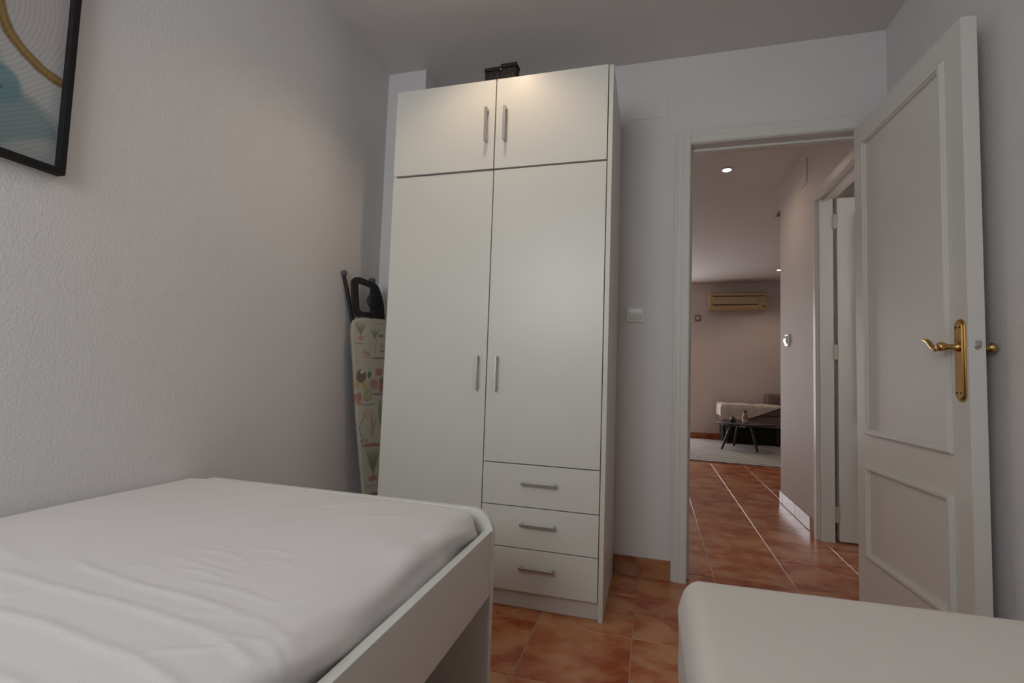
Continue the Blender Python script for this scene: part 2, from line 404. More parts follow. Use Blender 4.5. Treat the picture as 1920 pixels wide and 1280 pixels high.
# glass balcony door of the living room, beside the visible part of its far wall
wn = thing('window_2', None, None, (-.335, YL+.06, 0), kind='structure')
m = MB()
for (a, b, c, d) in ((-.95, .28, 0, .07), (-.95, .28, 2.05, 2.12), (-.95, -.89, .07, 2.05), (.22, .28, .07, 2.05), (-.37, -.30, .07, 2.05)): m.box(a, b, YL+.07, YL+.11, c, d)
m.build('window_frame', LACQ, wn, bevel=.003)
for a, b in ((-.89, -.37), (-.30, .22)): MB().box(a, b, YL+.09, YL+.095, .07, 2.05).build('pane', GLASSM, wn)

# ------------------------------------------------------------ bedroom door leaf (open against the right wall)
d1 = thing('door_1', None, None, (.838, 2.40, 0), kind='structure')
AX0, AY0, AX1, AY1 = .822, 2.385, .862, 1.697     # visible face, hinge to free edge
LL = math.hypot(AX1-AX0, AY1-AY0); ang = math.atan2(AY1-AY0, AX1-AX0)
d1.location = (AX0, AY0, .012); d1.rotation_euler = (0, 0, ang)
TH = .042; ZT = DT-.012-.004
# local frame: x along the leaf towards the free edge, +y into the wall side, z up ; the visible face is at y = 0, facing -y
m = MB(); m.box(0, LL, .0, TH, 0, ZT); leaf = m.build('leaf', LACQ, d1, bevel=.0015, seg=1, local=True)
# which local side faces the room
def moulding(z0, z1, x0, x1, ysgn, base):
    mb = MB()
    for (o, w2, t) in ((0, .022, .009), (.004, .012, .015)):
        ya, yb = (base, base+ysgn*t)
        a, b = min(ya, yb), max(ya, yb)
        X0, X1, Z0, Z1 = x0+o, x1-o, z0+o, z1-o
        mb.ring([(X0, Z0), (X1, Z0), (X1, Z1), (X0, Z1)], [(X0+w2, Z0+w2), (X1-w2, Z0+w2), (X1-w2, Z1-w2), (X0+w2, Z1-w2)], 'y', a, b)
    return mb
FS = 1 if False else -1
for (z0, z1) in ((.70, 1.905), (.222, .582)):
    moulding(z0, z1, .086, .614, -1, 0).build('panel_moulding', LACQ, d1, bevel=.0012, seg=1, local=True)
    moulding(z0, z1, .086, .614, 1, TH).build('panel_moulding', LACQ, d1, bevel=.0012, seg=1, local=True)
def plate_poly(cx, z0, z1, hw):
    P = []
    for k in range(9): a = PI*k/8; P.append((cx+hw*math.cos(a), z1-hw*.95+hw*.95*math.sin(a)))
    for k in range(9): a = PI+PI*k/8; P.append((cx+hw*math.cos(a), z0+hw*.95+hw*.95*math.sin(a)))
    return P
HXL = LL-.031
m = MB(); m.prism(plate_poly(HXL, .856, 1.096, .0215), 'y', -.004, 0); m.prism(plate_poly(HXL, .862, 1.090, .0165), 'y', -.009, -.004)
hp = m.build('handle_plate', BRASS, d1, bevel=.0015, local=True)
for z in (.881, 1.071):
    for s in (-.009, .009): MB().lathe((HXL+s, -.0085, z), [(.0028, 0), (.002, -.002)], 8, 'y').build('screw', DARK, hp, local=True)
def lever(base, sgn, short=1.0):
    mb = MB(); z = 1.014
    mb.lathe((HXL, base, z), [(.013, 0), (.0135, sgn*.004), (.009, sgn*.009), (.0075, sgn*.02), (.0095, sgn*.03*short), (.0125, sgn*.036*short), (.014, sgn*.043*short), (.011, sgn*.05*short), (.004, sgn*.053*short)], 20, 'y')
    P = []; R_ = []
    for k in range(15):
        t = k/14
        P.append((HXL-.004-.088*t, base+sgn*(.043*short-.003*t), z+.002-.014*math.sin(PI*min(1, t*1.5))*(1-t*.5)+.032*t*t*(1.35-.55*t)+(.003*math.sin(3*t))))
        R_.append(.0075-.0035*t+.003*math.sin(PI*t))
    mb.tube(P, R_, 12, flat=((0, 1, 0), .7))
    return mb
lever(-.009, -1).build('handle', BRASS, d1, smooth=True, local=True)['label'] = 'curved brass lever'
m = MB(); m.prism(plate_poly(HXL, .856, 1.096, .0215), 'y', TH, TH+.003); m.build('handle_plate', BRASS, d1, bevel=.001, local=True)
lever(TH+.002, 1, .78).build('handle', BRASS, d1, smooth=True, local=True)
m = MB(); m.prism([(TH/2+.009*math.cos(a*PI/8), 1.014+.009*math.sin(a*PI/8)) for a in range(16)], 'x', LL-.002, LL+.0012); m.prism([(TH/2+.006+.002*math.cos(a*PI/4), 1.014+.002*math.sin(a*PI/4)) for a in range(8)], 'x', LL, LL+.003)
m.box(LL-.001, LL+.010, TH/2-.005, TH/2+.005, 1.014, 1.03)
m.build('latch', STEEL, d1, bevel=.0008, seg=1, local=True)
m = MB()
for z in (.2, 1.0, 1.8): m.lathe((-.004, TH*.98, z), [(.006, 0), (.006, .08)], 12, 'z')
m.build('hinge', HINGE, d1, smooth=True, local=True)

# second door: opened into the side room, seen face on
d2 = thing('door_2', None, None, (1.036, 3.30, 0), kind='structure')
m = MB(); m.box(1.0455, 1.70, 3.302, 3.340, .010, 2.018); m.build('leaf', LACQ, d2, bevel=.002)
for (z0, z1) in ((.70, 1.905), (.222, .582)):
    mb = moulding(z0, z1, 1.14, 1.60, -1, 3.302); mb.build('panel_moulding', LACQ, d2, bevel=.0012, seg=1)
for z in (1.876, 1.095, .16):
    m = MB(); m.lathe((1.036, 3.306, z-.045), [(.0065, 0), (.0065, .09)], 12, 'z'); m.box(1.024, 1.050, 3.299, 3.306, z-.045, z+.045)
    m.build('hinge', HINGE, d2, bevel=.001, seg=1)
m = MB(); m.lathe((1.63, 3.302, 1.02), [(.02, 0), (.02, -.008), (.009, -.012), (.009, -.04), (.011, -.05), (.004, -.053)], 16, 'y'); m.tube([(1.63, 3.258, 1.02), (1.58, 3.256, 1.014), (1.52, 3.258, 1.026)], [.008, .007, .005]); m.build('handle', BRASS, d2, smooth=True)

# ------------------------------------------------------------ wardrobe
WL_, WC, WR_, WF, WB = -1.116, -.648, -.181, 1.905, 2.385
WTZ, WJ, D3, D2, D1, WK = 2.140, 1.751, .552, .388, .230, .067
wd = thing('wardrobe', 'tall white laminate wardrobe with steel bar handles and three drawers', 'wardrobe', ((WL_+WR_)/2, 2.14, 0))
PTK = .018
m = MB()
m.box(WL_, WL_+PTK, WF, WB, 0, WTZ); m.box(WR_, WR_+PTK, WF, WB, 0, WTZ)
m.box(WL_+PTK, WR_, WF+.01, WB, WTZ-PTK, WTZ); m.box(WL_+PTK, WR_, WF+.02, WB, WK+.002, WK+.02)
m.box(WL_+PTK, WR_, WB-.006, WB, WK, WTZ-PTK); m.box(WC-.009, WC+.009, WF+.02, WB-.006, WK+.02, WTZ-PTK)
m.box(WL_+PTK, WR_, WF+.02, WB-.006, WJ-.009, WJ+.009); m.box(WC+.009, WR_, WF+.02, WB-.006, D3-.009, D3+.009)
m.box(WL_+PTK, WR_, WF+.02, WF+.036, 0, WK)
wd_body = m.build('carcass', WARDE, wd, bevel=.001, seg=1)
g = .0018
def bar_handle(x0, z0, x1, z1, par, y=WF):
    mb = MB(); off = .026; hw = .0058
    vert = abs(z1-z0) > abs(x1-x0)
    if vert:
        mb.box(x0-hw, x0+hw, y-off-.004, y-off+.003, z0, z1)
        for z in (z0+.006, z1-.006): mb.box(x0-.0052, x0+.0052, y-off+.003, y, z-.0055, z+.0055)
    else:
        mb.box(x0, x1, y-off-.004, y-off+.003, z0-hw, z0+hw)
        for x in (x0+.006, x1-.006): mb.box(x-.0055, x+.0055, y-off+.003, y, z0-.0052, z0+.0052)
    return mb.build('handle', STEEL, par, bevel=.0015)
def front(name, x0, x1, z0, z1):
    return MB().box(x0+g, x1-g, WF-.0005, WF+.0175, z0+g, z1-g).build(name, WARD, wd, bevel=.0015)
XA, XB = WL_+.001, WR_-.001
f = MB().box(XA+g, WC-g, WF-.006, WF+.012, WJ+g+.002, WTZ).build('door', WARD, wd, bevel=.0015); bar_handle(-.682, 1.867, -.682, 2.010, f, WF-.006)
f = MB().box(WC+g, XB-g, WF-.004, WF+.014, WJ+g+.002, WTZ+.001).build('door', WARD, wd, bevel=.0015); bar_handle(-.602, 1.864, -.602, 2.008, f, WF-.004)
f = front('door', XA, WC, WK, WJ); bar_handle(-.685, .838, -.685, .974, f)
f = front('door', WC, XB, D3, WJ); bar_handle(-.604, .838, -.604, .974, f)
for (a, b, zh) in ((D2, D3, .483), (D1, D2, .326), (WK, D1, .163)):
    f = front('drawer', WC, XB, a, b); bar_handle(-.483, zh, -.346, zh, f)

# black box on the wardrobe
bx = thing('black_box', 'small black textured box lying on top of the tall wardrobe', 'box', (-.640, 1.975, WTZ+.0005), -.04)
m = MB(); m.box(-.074, .0, -.045, .0, 0, .060); m.box(-.001, .070, -.047, .0, 0, .066); m.build('box_body', CANE, bx, bevel=.005, local=True)
m = MB(); m.box(-.076, .0, -.048, .002, .060, .076); m.box(.0, .072, -.050, .002, .066, .083); m.build('lid', CANE, bx, bevel=.004, local=True)
m = MB(); m.lathe((.002, -.0505, .058), [(.004, 0), (.003, -.003)], 12, 'y'); m.build('clasp', STEEL, bx, local=True)

# ------------------------------------------------------------ bed on the left
SX0, SX1, SY0, SY1 = -1.352, -.383, -.78, 1.245
b1 = thing('single_bed', 'white laminate single bed frame with round-cornered footboard along the left wall', 'bed', (-.87, .25, 0))
def board_poly(x0, x1, zt, r=.062):
    P = [(x0, 0), (x1, 0)]
    for k in range(9): a = PI/2*k/8; P.append((x1-r+r*math.cos(a), zt-r+r*math.sin(a)))
    for k in range(9): a = PI/2+PI/2*k/8; P.append((x0+r+r*math.cos(a), zt-r+r*math.sin(a)))
    return P
MB().prism(board_poly(SX0, SX1, .556), 'y', SY1-.019, SY1).build('footboard', BEDW, b1, bevel=.0025)
MB().prism(board_poly(SX0, SX1, .70), 'y', SY0, SY0+.019).build('headboard', BEDW, b1, bevel=.0025)
MB().box(SX1-.0215, SX1-.003, SY0+.019, SY1-.019, .345, .506).build('side_rail', BEDW, b1, bevel=.0015)
MB().box(SX0+.003, SX0+.0215, SY0+.019, SY1-.019, .345, .506).build('side_rail', BEDW, b1, bevel=.0015)
for i in range(14):
    y = SY0+.08+i*.14
    MB().box(SX0+.022, SX1-.022, y, y+.07, .352, .37).build('slat', BEDW, b1, bevel=.002, seg=1)

def polyd(x, y, pts):
    d = np.full(x.shape, 9.)
    for (a, b) in zip(pts[:-1], pts[1:]):
        a = np.array(a); b = np.array(b); ab = b-a; t = np.clip(((x-a[0])*ab[0]+(y-a[1])*ab[1])/(ab@ab), 0, 1)
        d = np.minimum(d, np.hypot(x-a[0]-t*ab[0], y-a[1]-t*ab[1]))
    return d
# long soft creases of the sheet (x, y polylines, height, width)
CR = [([(-.74, .66), (-.70, .668), (-.655, .655)], .0035, .007), ([(-.70, .775), (-.67, .79), (-.63, .78)], .003, .007), ([(-.83, .64), (-.80, .655), (-.76, .64)], .003, .007),
      ([(-.66, .735), (-.62, .75), (-.585, .735)], .0025, .006), ([(-.68, .63), (-.60, .632), (-.53, .62)], .003, .008), ([(-.52, .62), (-.48, .66), (-.45, .73)], .003, .009),
      ([(-.50, .80), (-.46, .86), (-.44, .95)], .003, .009), ([(-.50, .93), (-.47, 1.0), (-.44, 1.10)], .003, .010), ([(-.56, .47), (-.50, .50), (-.44, .57)], .0035, .009),
      ([(-.90, .92), (-.83, 1.04), (-.75, 1.15)], .0022, .010), ([(-.86, .90), (-.78, 1.00), (-.70, 1.07)], .0022, .010),
      ([(-.98, .56), (-.853, .546), (-.684, .539), (-.551, .529), (-.45, .50)], .0045, .011),
      ([(-.93, .63), (-.891, .615), (-.755, .592), (-.638, .589), (-.551, .579)], .0045, .010),
      ([(-.95, .47), (-.83, .472), (-.752, .471), (-.641, .459), (-.571, .455), (-.47, .43)], .005, .012),
      ([(-.80, .70), (-.78, .693), (-.732, .686), (-.646, .673)], .003, .008),
      ([(-.792, .741), (-.74, .745), (-.698, .737), (-.66, .715)], .003, .007),
      ([(-.76, .715), (-.73, .71), (-.69, .70)], .0025, .006),
      ([(-1.015, .855), (-.95, .96), (-.912, 1.035), (-.828, 1.185)], .003, .016),
      ([(-.96, .82), (-.909, .878), (-.847, .998), (-.75, 1.09), (-.66, 1.16)], .003, .015),
      ([(-1.07, .95), (-1.03, 1.05), (-.97, 1.17)], .0025, .016),
      ([(-.80, .86), (-.74, .95), (-.64, 1.02), (-.52, 1.09)], .0022, .014),
      ([(-.519, .527), (-.458, .536), (-.406, .512)], .003, .009),
      ([(-.60, .56), (-.50, .575), (-.43, .55)], .0025, .010),
      ([(-.578, .667), (-.547, .756), (-.475, .809)], .0015, .012),
      ([(-.90, .50), (-.857, .536), (-.834, .593), (-.798, .698), (-.76, .76)], .0025, .013),
      ([(-.88, .40), (-.70, .385), (-.5, .37)], .005, .013), ([(-1.0, .40), (-.9, .43), (-.80, .43)], .004, .012),
      ([(-1.2, .5), (-1.05, .47), (-.98, .45)], .004, .02), ([(-1.15, .35), (-.9, .33), (-.6, .31)], .005, .015),
      ([(-1.2, .66), (-1.1, .62), (-1.0, .60)], .003, .02)]
def sheet_disp(P, N):
    x, y, z = P[:, 0], P[:, 1], P[:, 2]
    h = np.zeros(len(P)); top = np.clip(N[:, 2], 0, 1)
    for pts, a, wd_ in CR: h += .48*a*np.exp(-(polyd(x, y, pts)/(wd_*.62))**2)
    h *= top
    h += .0022*np.sin(x*9+y*4)*np.cos(y*7-x*3)*top
    # bunched folds down the right side and round the far corner
    side = np.clip(N[:, 0], 0, 1)
    edge = np.exp(-((x+.44)/.045)**2)
    h += edge*.0052*np.sin(y*46+8*np.sin(y*5)+(z*55))*(.5+.5*np.sin(y*9+1))
    h += side*.005*np.sin(z*70+y*14+2*np.sin(y*11))
    out = N*h[:, None]
    # slight dome, and the top rolls lower towards the long right edge
    out[:, 2] += top*(.001-.012*np.clip((x+.53)/.11, 0, 1)**2)
    return out
m = rbox(-1.352, -.414, SY0+.022, SY1-.029, .371, .563, (.036, .036, .042), (.0065, .0065, .009), sheet_disp)
ms = m.build('mattress', SHEET, None, smooth=True)
tag(ms, 'mattress in a creased white fitted sheet in the left bed frame', 'mattress')

# ------------------------------------------------------------ bed on the right
b2 = thing('low_bed', 'low white bed base under the smooth cream mattress at lower right', 'bed', (.50, .2, 0))
m = MB(); m.box(.09, .93, -.80, 1.19, .13, .225); m.build('platform', BEDW, b2, bevel=.003)
for x in (.13, .88):
    for y in (-.74, 1.11): m = MB(); m.box(x-.022, x+.022, y-.022, y+.022, 0, .13); m.build('leg', BEDW, b2, bevel=.002)
def sheet2(P, N):
    x, y, z = P[:, 0], P[:, 1], P[:, 2]
    top = np.clip(N[:, 2], 0, 1)
    h = .0015*np.sin(x*6+y*3)*top
    h += np.clip(-N[:, 0], 0, 1)*(.004*np.sin((z-.26)*16)+.002*np.sin(z*40+y*3))
    h += top*.0014*np.exp(-(polyd(x, y, [(.2, 1.1), (.17, .95), (.2, .7)])/.007)**2)
    h += top*.001*np.exp(-(polyd(x, y, [(.14, 1.13), (.35, 1.1), (.6, 1.12)])/.01)**2)
    out = N*h[:, None]
    out[:, 1] += .030*np.clip(x-.1, 0, 1)*np.clip(y/1.2, 0, 1)
    out[:, 0] += .014*np.clip((z-.40)/.06, 0, 1)*np.clip((.2-x)/.1, 0, 1)
    return out
m = rbox(.066, .935, -.80, 1.220, .2255, .467, (.026, .04, .034), (.012, .012, .009), sheet2)
ms2 = m.build('mattress', SHEET2, None, smooth=True)
tag(ms2, 'smooth cream sheeted mattress at lower right in front of the open door', 'mattress')

# ------------------------------------------------------------ picture on the left wall
PY0, PY1, PZ0, PZ1 = .29, .797, 1.332, 2.035
pic = thing('framed_picture', 'abstract print with a gold ring in a thin black frame on left wall', 'picture', (XL, .54, 1.68))
m = MB(); fw = .014
m.ring([(PY0, PZ0), (PY1, PZ0), (PY1, PZ1), (PY0, PZ1)], [(PY0+fw, PZ0+fw), (PY1-fw, PZ0+fw), (PY1-fw, PZ1-fw), (PY0+fw, PZ1-fw)], 'x', XL+.001, XL+.026)
m.build('picture_frame', BLACK, pic, bevel=.001, seg=1)
Z0 = 1.68; Y0 = .54
art = [(.60-Y0, 1.40-Z0, .20, .105, 0, (.16, .23, .24, .85), .10, 0),
       (.74-Y0, 1.36-Z0, .09, .03, .5, (.42, .42, .40, .6), .2, 0),
       (.665-Y0, 1.487-Z0, .046, .044, 0, (.12, .23, .26, .85), .12, 0),
       (.62-Y0, 1.52-Z0, .05, .05, 0, (.14, .24, .27, .6), .3, 0),
       (.668-Y0, 1.481-Z0, .010, .0035, 0, (.03, .06, .07), .3, 0),
       (.79-Y0, 1.72-Z0, .12, .13, 0, (.50, .42, .43, .6), .4, 0),
       (.79-Y0, 1.685-Z0, .148, .148, 0, (.20, .12, .035), .02, .84),
       (.79-Y0, 1.685-Z0, .139, .139, 0, (.32, .21, .07), .03, .94),
       (.40-Y0, 1.62-Z0, .09, .12, .3, (.13, .22, .25, .8), .15, 0), (.42-Y0, 1.9-Z0, .12, .07, .2, (.5, .35, .33, .6), .2, 0)]
ARTM = shapes_mat('abstract_print', (.44, .44, .43), art, (1, 2), .35, waves=34)
m = MB(); m.box(XL+.0015, XL+.009, PY0+fw, PY1-fw, PZ0+fw, PZ1-fw); m.build('print_sheet', ARTM, pic)

# ------------------------------------------------------------ ironing board standing in the gap beside the wardrobe
ib = thing('ironing_board', 'folded ironing board with a plant-patterned cover leaning beside the white wardrobe', 'ironing board', (-1.315, 1.93, 0), math.atan2(.86, .5))
left = [(.105, .14), (.118, .06), (.14, .02)]
left = [(.150, .012), (.138, .03), (.128, .07), (.117, .18), (.101, .35), (.076, .52), (.051, .69), (.029, .882), (.014, 1.0), (.006, 1.06), (.006, 1.10), (.013, 1.122), (.030, 1.134)]
CX = .163
poly = [(2*CX-s, z) for s, z in left[::-1]][::-1] + [(CX+.05, 1.140), (CX-.05, 1.140)] + left[::-1]
cov = [(-.262, 0)]
k = []
green = (.17, .19, .11); dgr = (.09, .10, .09); red = (.34, .12, .09); pink = (.40, .19, .16); yel = (.40, .30, .10); brn = (.16, .12, .09)
for a in (-.5, -.25, 0, .25, .5): k.append((.047+.03*math.sin(a), 1.088, .0035, .03, a*-1, (*green, .8), .4, 0))
k += [(.05, 1.045, .014, .013, 0, (*pink, .8), .3, 0), (.045, 1.02, .035, .0018, -.1, (*brn, .7), .5, 0),
      (.104, 1.128, .02, .008, 0, (*yel, .5), .4, 0), (.15, 1.115, .03, .004, 0, (*pink, .5), .4, 0)]
for a in (-.5, 0, .5): k.append((.118+.02*math.sin(a), 1.07, .003, .022, -a, (*dgr, .8), .4, 0))
k += [(.152, 1.062, .014, .008, 0, (*dgr, .7), .3, 0), (.128, 1.01, .0015, .04, 0, (*dgr, .7), .5, 0), (.16, 1.015, .012, .012, 0, (*pink, .7), .3, 0),
      (.16, .99, .014, .005, 0, (*brn, .8), .3, 0), (.145, .957, .035, .004, 0, (*brn, .9), .3, 0),
      (.070, .983, .009, .009, 0, (*brn, .7), .3, .5), (.086, .972, .013, .012, 0, (*pink, .8), .3, 0), (.066, .962, .01, .006, 0, (*yel, .6), .3, 0), (.09, .955, .022, .0018, 0, (*dgr, .7), .5, 0),
      (.062, .872, .025, .030, 0, brn, .12, 0), (.066, .892, .012, .008, .6, (.5, .45, .35), .3, 0), (.044, .832, .009, .017, .1, (*yel, .9), .3, 0), (.082, .83, .012, .016, 0, (*yel, .9), .3, 0),
      (.103, .879, .008, .015, 0, (.08, .13, .09), .3, 0), (.15, .893, .018, .02, 0, (*red, .85), .3, 0), (.128, .835, .022, .026, .3, (*pink, .95), .3, 0), (.164, .85, .012, .016, 0, (*dgr, .8), .3, 0), (.168, .82, .016, .022, 0, (*red, .85), .3, 0),
      (.054, .774, .018, .022, 0, (*pink, 1), .15, 0), (.099, .786, .019, .028, 0, (*dgr, .8), .12, .8), (.099, .786, .009, .02, 0, (*yel, .9), .2, 0), (.15, .79, .03, .006, 0, (*green, .9), .3, 0),
      (.105, .742, .04, .003, 0, (*brn, .7), .4, 0), (.06, .748, .02, .003, 0, (*red, .7), .4, 0), (.17, .70, .012, .06, .1, (*green, .8), .4, 0), (.095, .698, .014, .016, 0, (*yel, .9), .2, .55),
      (.078, .668, .0018, .03, -.4, (*dgr, .8), .5, 0), (.074, .615, .0018, .035, .4, (*dgr, .8), .5, 0), (.125, .665, .006, .05, .1, (*pink, .7), .4, 0), (.137, .63, .006, .045, -.15, (*green, .6), .4, 0), (.12, .615, .008, .01, 0, (*pink, .6), .4, 0),
      (.092, .577, .016, .007, 0, (*brn, 1), .2, .6), (.13, .556, .05, .009, 0, (*red, .9), .2, 0)]
for a in (-.6, -.35, -.1, .15, .4): k.append((.145+.035*math.sin(a), .485, .0055, .055, -a*.6, (*green, .85), .35, 0))
k += [(.146, .405, .022, .014, 0, (*red, .8), .3, 0), (.14, .372, .04, .002, 0, (*brn, .8), .5, 0), (.155, .33, .02, .012, 0, (*brn, .8), .3, 0)]
CLOTH = shapes_mat('plant_print_cotton', (.43, .40, .32), k, (0, 2), .9)
m = MB(); m.prism(poly, 'y', -.016, .010); m.build('cover', CLOTH, ib, bevel=.008, seg=3, local=True)
m = MB(); m.prism([(CX+(s-CX)*.94, z) for s, z in poly], 'y', .0105, .018); m.build('board_tray', GPLAST, ib, local=True)
outer = [(.020, 1.142), (.008, 1.17), (.003, 1.22), (-.004, 1.28), (-.004, 1.302), (.010, 1.318), (.034, 1.322), (.06, 1.317), (.092, 1.310), (.115, 1.304), (.133, 1.288), (.150, 1.25), (.162, 1.21), (.172, 1.142), (.12, 1.142), (.07, 1.144)]
inner = [(.046, 1.168), (.040, 1.18), (.036, 1.22), (.030, 1.27), (.029, 1.288), (.031, 1.291), (.036, 1.292), (.06, 1.288), (.085, 1.283), (.094, 1.281), (.096, 1.277), (.098, 1.25), (.105, 1.21), (.115, 1.168), (.095, 1.167), (.06, 1.166)]
m = MB(); m.ring(outer, inner, 'y', -.008, .004); m.tube([(.02, -.002, 1.15), (.018, -.002, 1.12)], .004); m.tube([(.046, -.002, 1.15), (.046, -.002, 1.12)], .004); m.tube([(.145, -.002, 1.15), (.145, -.002, 1.12)], .004)
rest = m.build('iron_rest', BPLAST, ib, bevel=.003, local=True)
m = MB(); m.lathe((.112, -.004, 1.222), [(.037, 0), (.037, -.004), (.033, -.008), (.012, -.010)], 28, 'y'); m.build('rest_hub', BPLAST, rest, smooth=True, local=True)
for (a, b) in ((.112, 1.172), (.092, 1.24), (.094, 1.205)): MB().lathe((a, -.0085, b), [(.0036, 0), (.003, -.004)], 10, 'y').build('rivet', GPLAST, rest, local=True)
for (pts) in ([(-.032, .024, 1.333), (-.010, .024, 1.26), (.02, .026, 1.14), (.11, .028, .7), (.18, .03, .1)], [(.114, .030, 1.322), (.117, .030, 1.2), (.14, .03, .9), (.16, .04, .1)]):
    lg = MB().tube(pts, .0085, 12).build('leg', BPLAST, ib, smooth=True, local=True)
    d_ = (Vector(pts[0])-Vector(pts[1])).normalized(); p = Vector(pts[0])
    MB().tube([p-d_*.012, p-d_*.004, p+d_*.006, p+d_*.012], [.013, .0165, .0165, .011], 14).build('foot_cap', GPLAST, lg, smooth=True, local=True)

# ------------------------------------------------------------ switches and cover plates
sw = thing('light_switch', 'square ivory rocker light switch on the wall between wardrobe and doorway', 'switch', (-.082, YB, 1.205))
MB().box(-.1225, -.0415, YB-.008, YB+.001, 1.169, 1.241).build('plate', SWITCH, sw, bevel=.003)
m = MB(); m.prism([(YB-.008, 1.174), (YB-.019, 1.2), (YB-.017, 1.232), (YB-.008, 1.236)], 'x', -.114, -.050); m.build('rocker', SWITCH, sw, bevel=.002)
hs = thing('light_switch', 'shiny white light switch on the hallway wall left of the far doorframe', 'switch', (HX, 4.03, 1.217))
MB().box(HX-.012, HX+.001, 3.985, 4.075, 1.172, 1.262).build('plate', HSWITCH, hs, bevel=.006, seg=3)
m = MB(); m.prism([(HX-.012, 1.182), (HX-.024, 1.205), (HX-.024, 1.229), (HX-.012, 1.252)], 'y', 3.997, 4.063); m.build('rocker', HSWITCH, hs, bevel=.003)
cp = thing('cover_plate', 'painted junction cover plate high on the wall left above the doorframe', 'cover plate', (-.028, YB, 2.22))
MB().box(-.111, .055, YB-.0035, YB+.001, 2.162, 2.284).build('plate', WALL, cp, bevel=.0015)
cp = thing('cover_plate', 'painted junction cover plate high on the hallway wall before the far doorframe', 'cover plate', (HX, 3.63, 2.29))
MB().box(HX-.006, HX+.001, 3.545, 3.665, 2.215, 2.385).build('plate', WALLH, cp, bevel=.0015)

# ------------------------------------------------------------ ceiling downlights
def downlight(x, y, label):
    t = thing('downlight', label, 'ceiling light', (x, y, H))
    m = MB(); m.ring([(x+.043*math.cos(a*PI/16), y+.043*math.sin(a*PI/16)) for a in range(32)], [(x+.03*math.cos(a*PI/16), y+.03*math.sin(a*PI/16)) for a in range(32)], 'z', H-.005, H+.001); m.build('trim_ring', LACQ, t, bevel=.001, seg=1)
    m = MB(); m.lathe((x, y, H-.003), [(.029, 0), (.028, -.001)], 24); m.build('lens', BULB, t)
downlight(.505, 3.814, 'glowing recessed downlight in the hallway ceiling seen through the doorway')
downlight(1.66, 7.44, 'tiny glowing downlight at the far ceiling beside the hallway wall edge')
downlight(-.62, 1.60, 'recessed bedroom downlight in the ceiling before the wardrobe')
vt = thing('ceiling_vent', 'dark ceiling vent half hidden behind the hallway wall corner', 'vent', (1.2, 4.95, H))
m = MB(); m.ring([(1.08, 4.86), (1.40, 4.86), (1.40, 5.0), (1.08, 5.0)], [(1.095, 4.875), (1.385, 4.875), (1.385, 4.985), (1.095, 4.985)], 'z', H-.006, H+.001); m.build('vent_frame', TILEB, vt)
for i in range(6):
    m = MB(); m.box(1.095, 1.385, 4.878+i*.018, 4.888+i*.018, H-.005, H+.001); m.build('slat', TILEB, vt)

# ------------------------------------------------------------ living room: air conditioner, thermostat
ac = thing('air_conditioner', 'yellowed wall air conditioner unit high on the far living room wall', 'air conditioner', (1.25, YL, 2.14))
AX, BX = .836, 1.645
m = MB(); m.prism([(YL, 2.005), (YL, 2.275), (YL-.13, 2.275), (YL-.175, 2.25), (YL-.185, 2.19), (YL-.185, 2.07), (YL-.15, 2.018), (YL-.1, 2.005)], 'x', AX, BX); m.build('housing', ACM, ac, bevel=.006)
m = MB(); m.prism([(YL-.17, 2.19), (YL-.196, 2.186), (YL-.196, 2.08), (YL-.17, 2.085)], 'x', AX+.05, BX-.12); m.build('front_panel', ACM, ac, bevel=.003)
m = MB(); m.box(AX+.05, BX-.03, YL-.187, YL-.17, 2.195, 2.209); m.build('intake_slot', ACD, ac)
m = MB(); m.box(AX+.05, BX-.12, YL-.188, YL-.15, 2.062, 2.077); m.build('outlet_slot', ACD, ac)
m = MB(); m.box(AX+.05, BX-.12, YL-.190, YL-.16, 2.025, 2.058); m.build('air_flap', ACM, ac, bevel=.004)
m = MB(); m.box(BX-.06, BX-.03, YL-.19, YL-.17, 2.04, 2.052); m.build('indicator', DARK, ac)
th = thing('thermostat', 'small brown-edged wall thermostat left below the air conditioner', 'thermostat', (.685, YL, 1.885))
m = MB(); m.box(.642, .722, YL-.02, YL, 1.84, 1.93); m.build('case', TILEB, th, bevel=.004)
m = MB(); m.box(.66, .704, YL-.024, YL-.019, 1.862, 1.908); m.build('face', SWITCH, th, bevel=.001)

# rug
def rug_mat():
    m = bpy.data.materials.new('herringbone_rug'); m.use_nodes = True; nt = m.node_tree; N = nt.nodes; L = nt.links; b = N['Principled BSDF']; b.inputs['Roughness'].default_value = 1
    tc = N.new('ShaderNodeTexCoord'); sx = N.new('ShaderNodeSeparateXYZ'); L.new(tc.outputs['Object'], sx.inputs[0])
    px = mathn(nt, 'PINGPONG', sx.outputs['X'], .12)
    ph = mathn(nt, 'ADD', mathn(nt, 'MULTIPLY', sx.outputs['Y'], 7), mathn(nt, 'MULTIPLY', px, 9))
    fr = mathn(nt, 'LESS_THAN', mathn(nt, 'FRACT', ph), .35)
    mx = N.new('ShaderNodeMix'); mx.data_type = 'RGBA'; mx.inputs['A'].default_value = (.47, .44, .415, 1); mx.inputs['B'].default_value = (.27, .25, .235, 1)
    L.new(fr, mx.inputs['Factor']); L.new(mx.outputs['Result'], b.inputs['Base Color']); return m
m = MB(); m.prism([(-.3, 6.02+.0), (2.9, 5.80), (3.05, 7.95), (-.15, 8.17)], 'z', .0008, .012)
rg = m.build('rug', rug_mat(), None, bevel=.003); tag(rg, 'pale grey herringbone rug on the living room floor under the coffee table', 'rug')

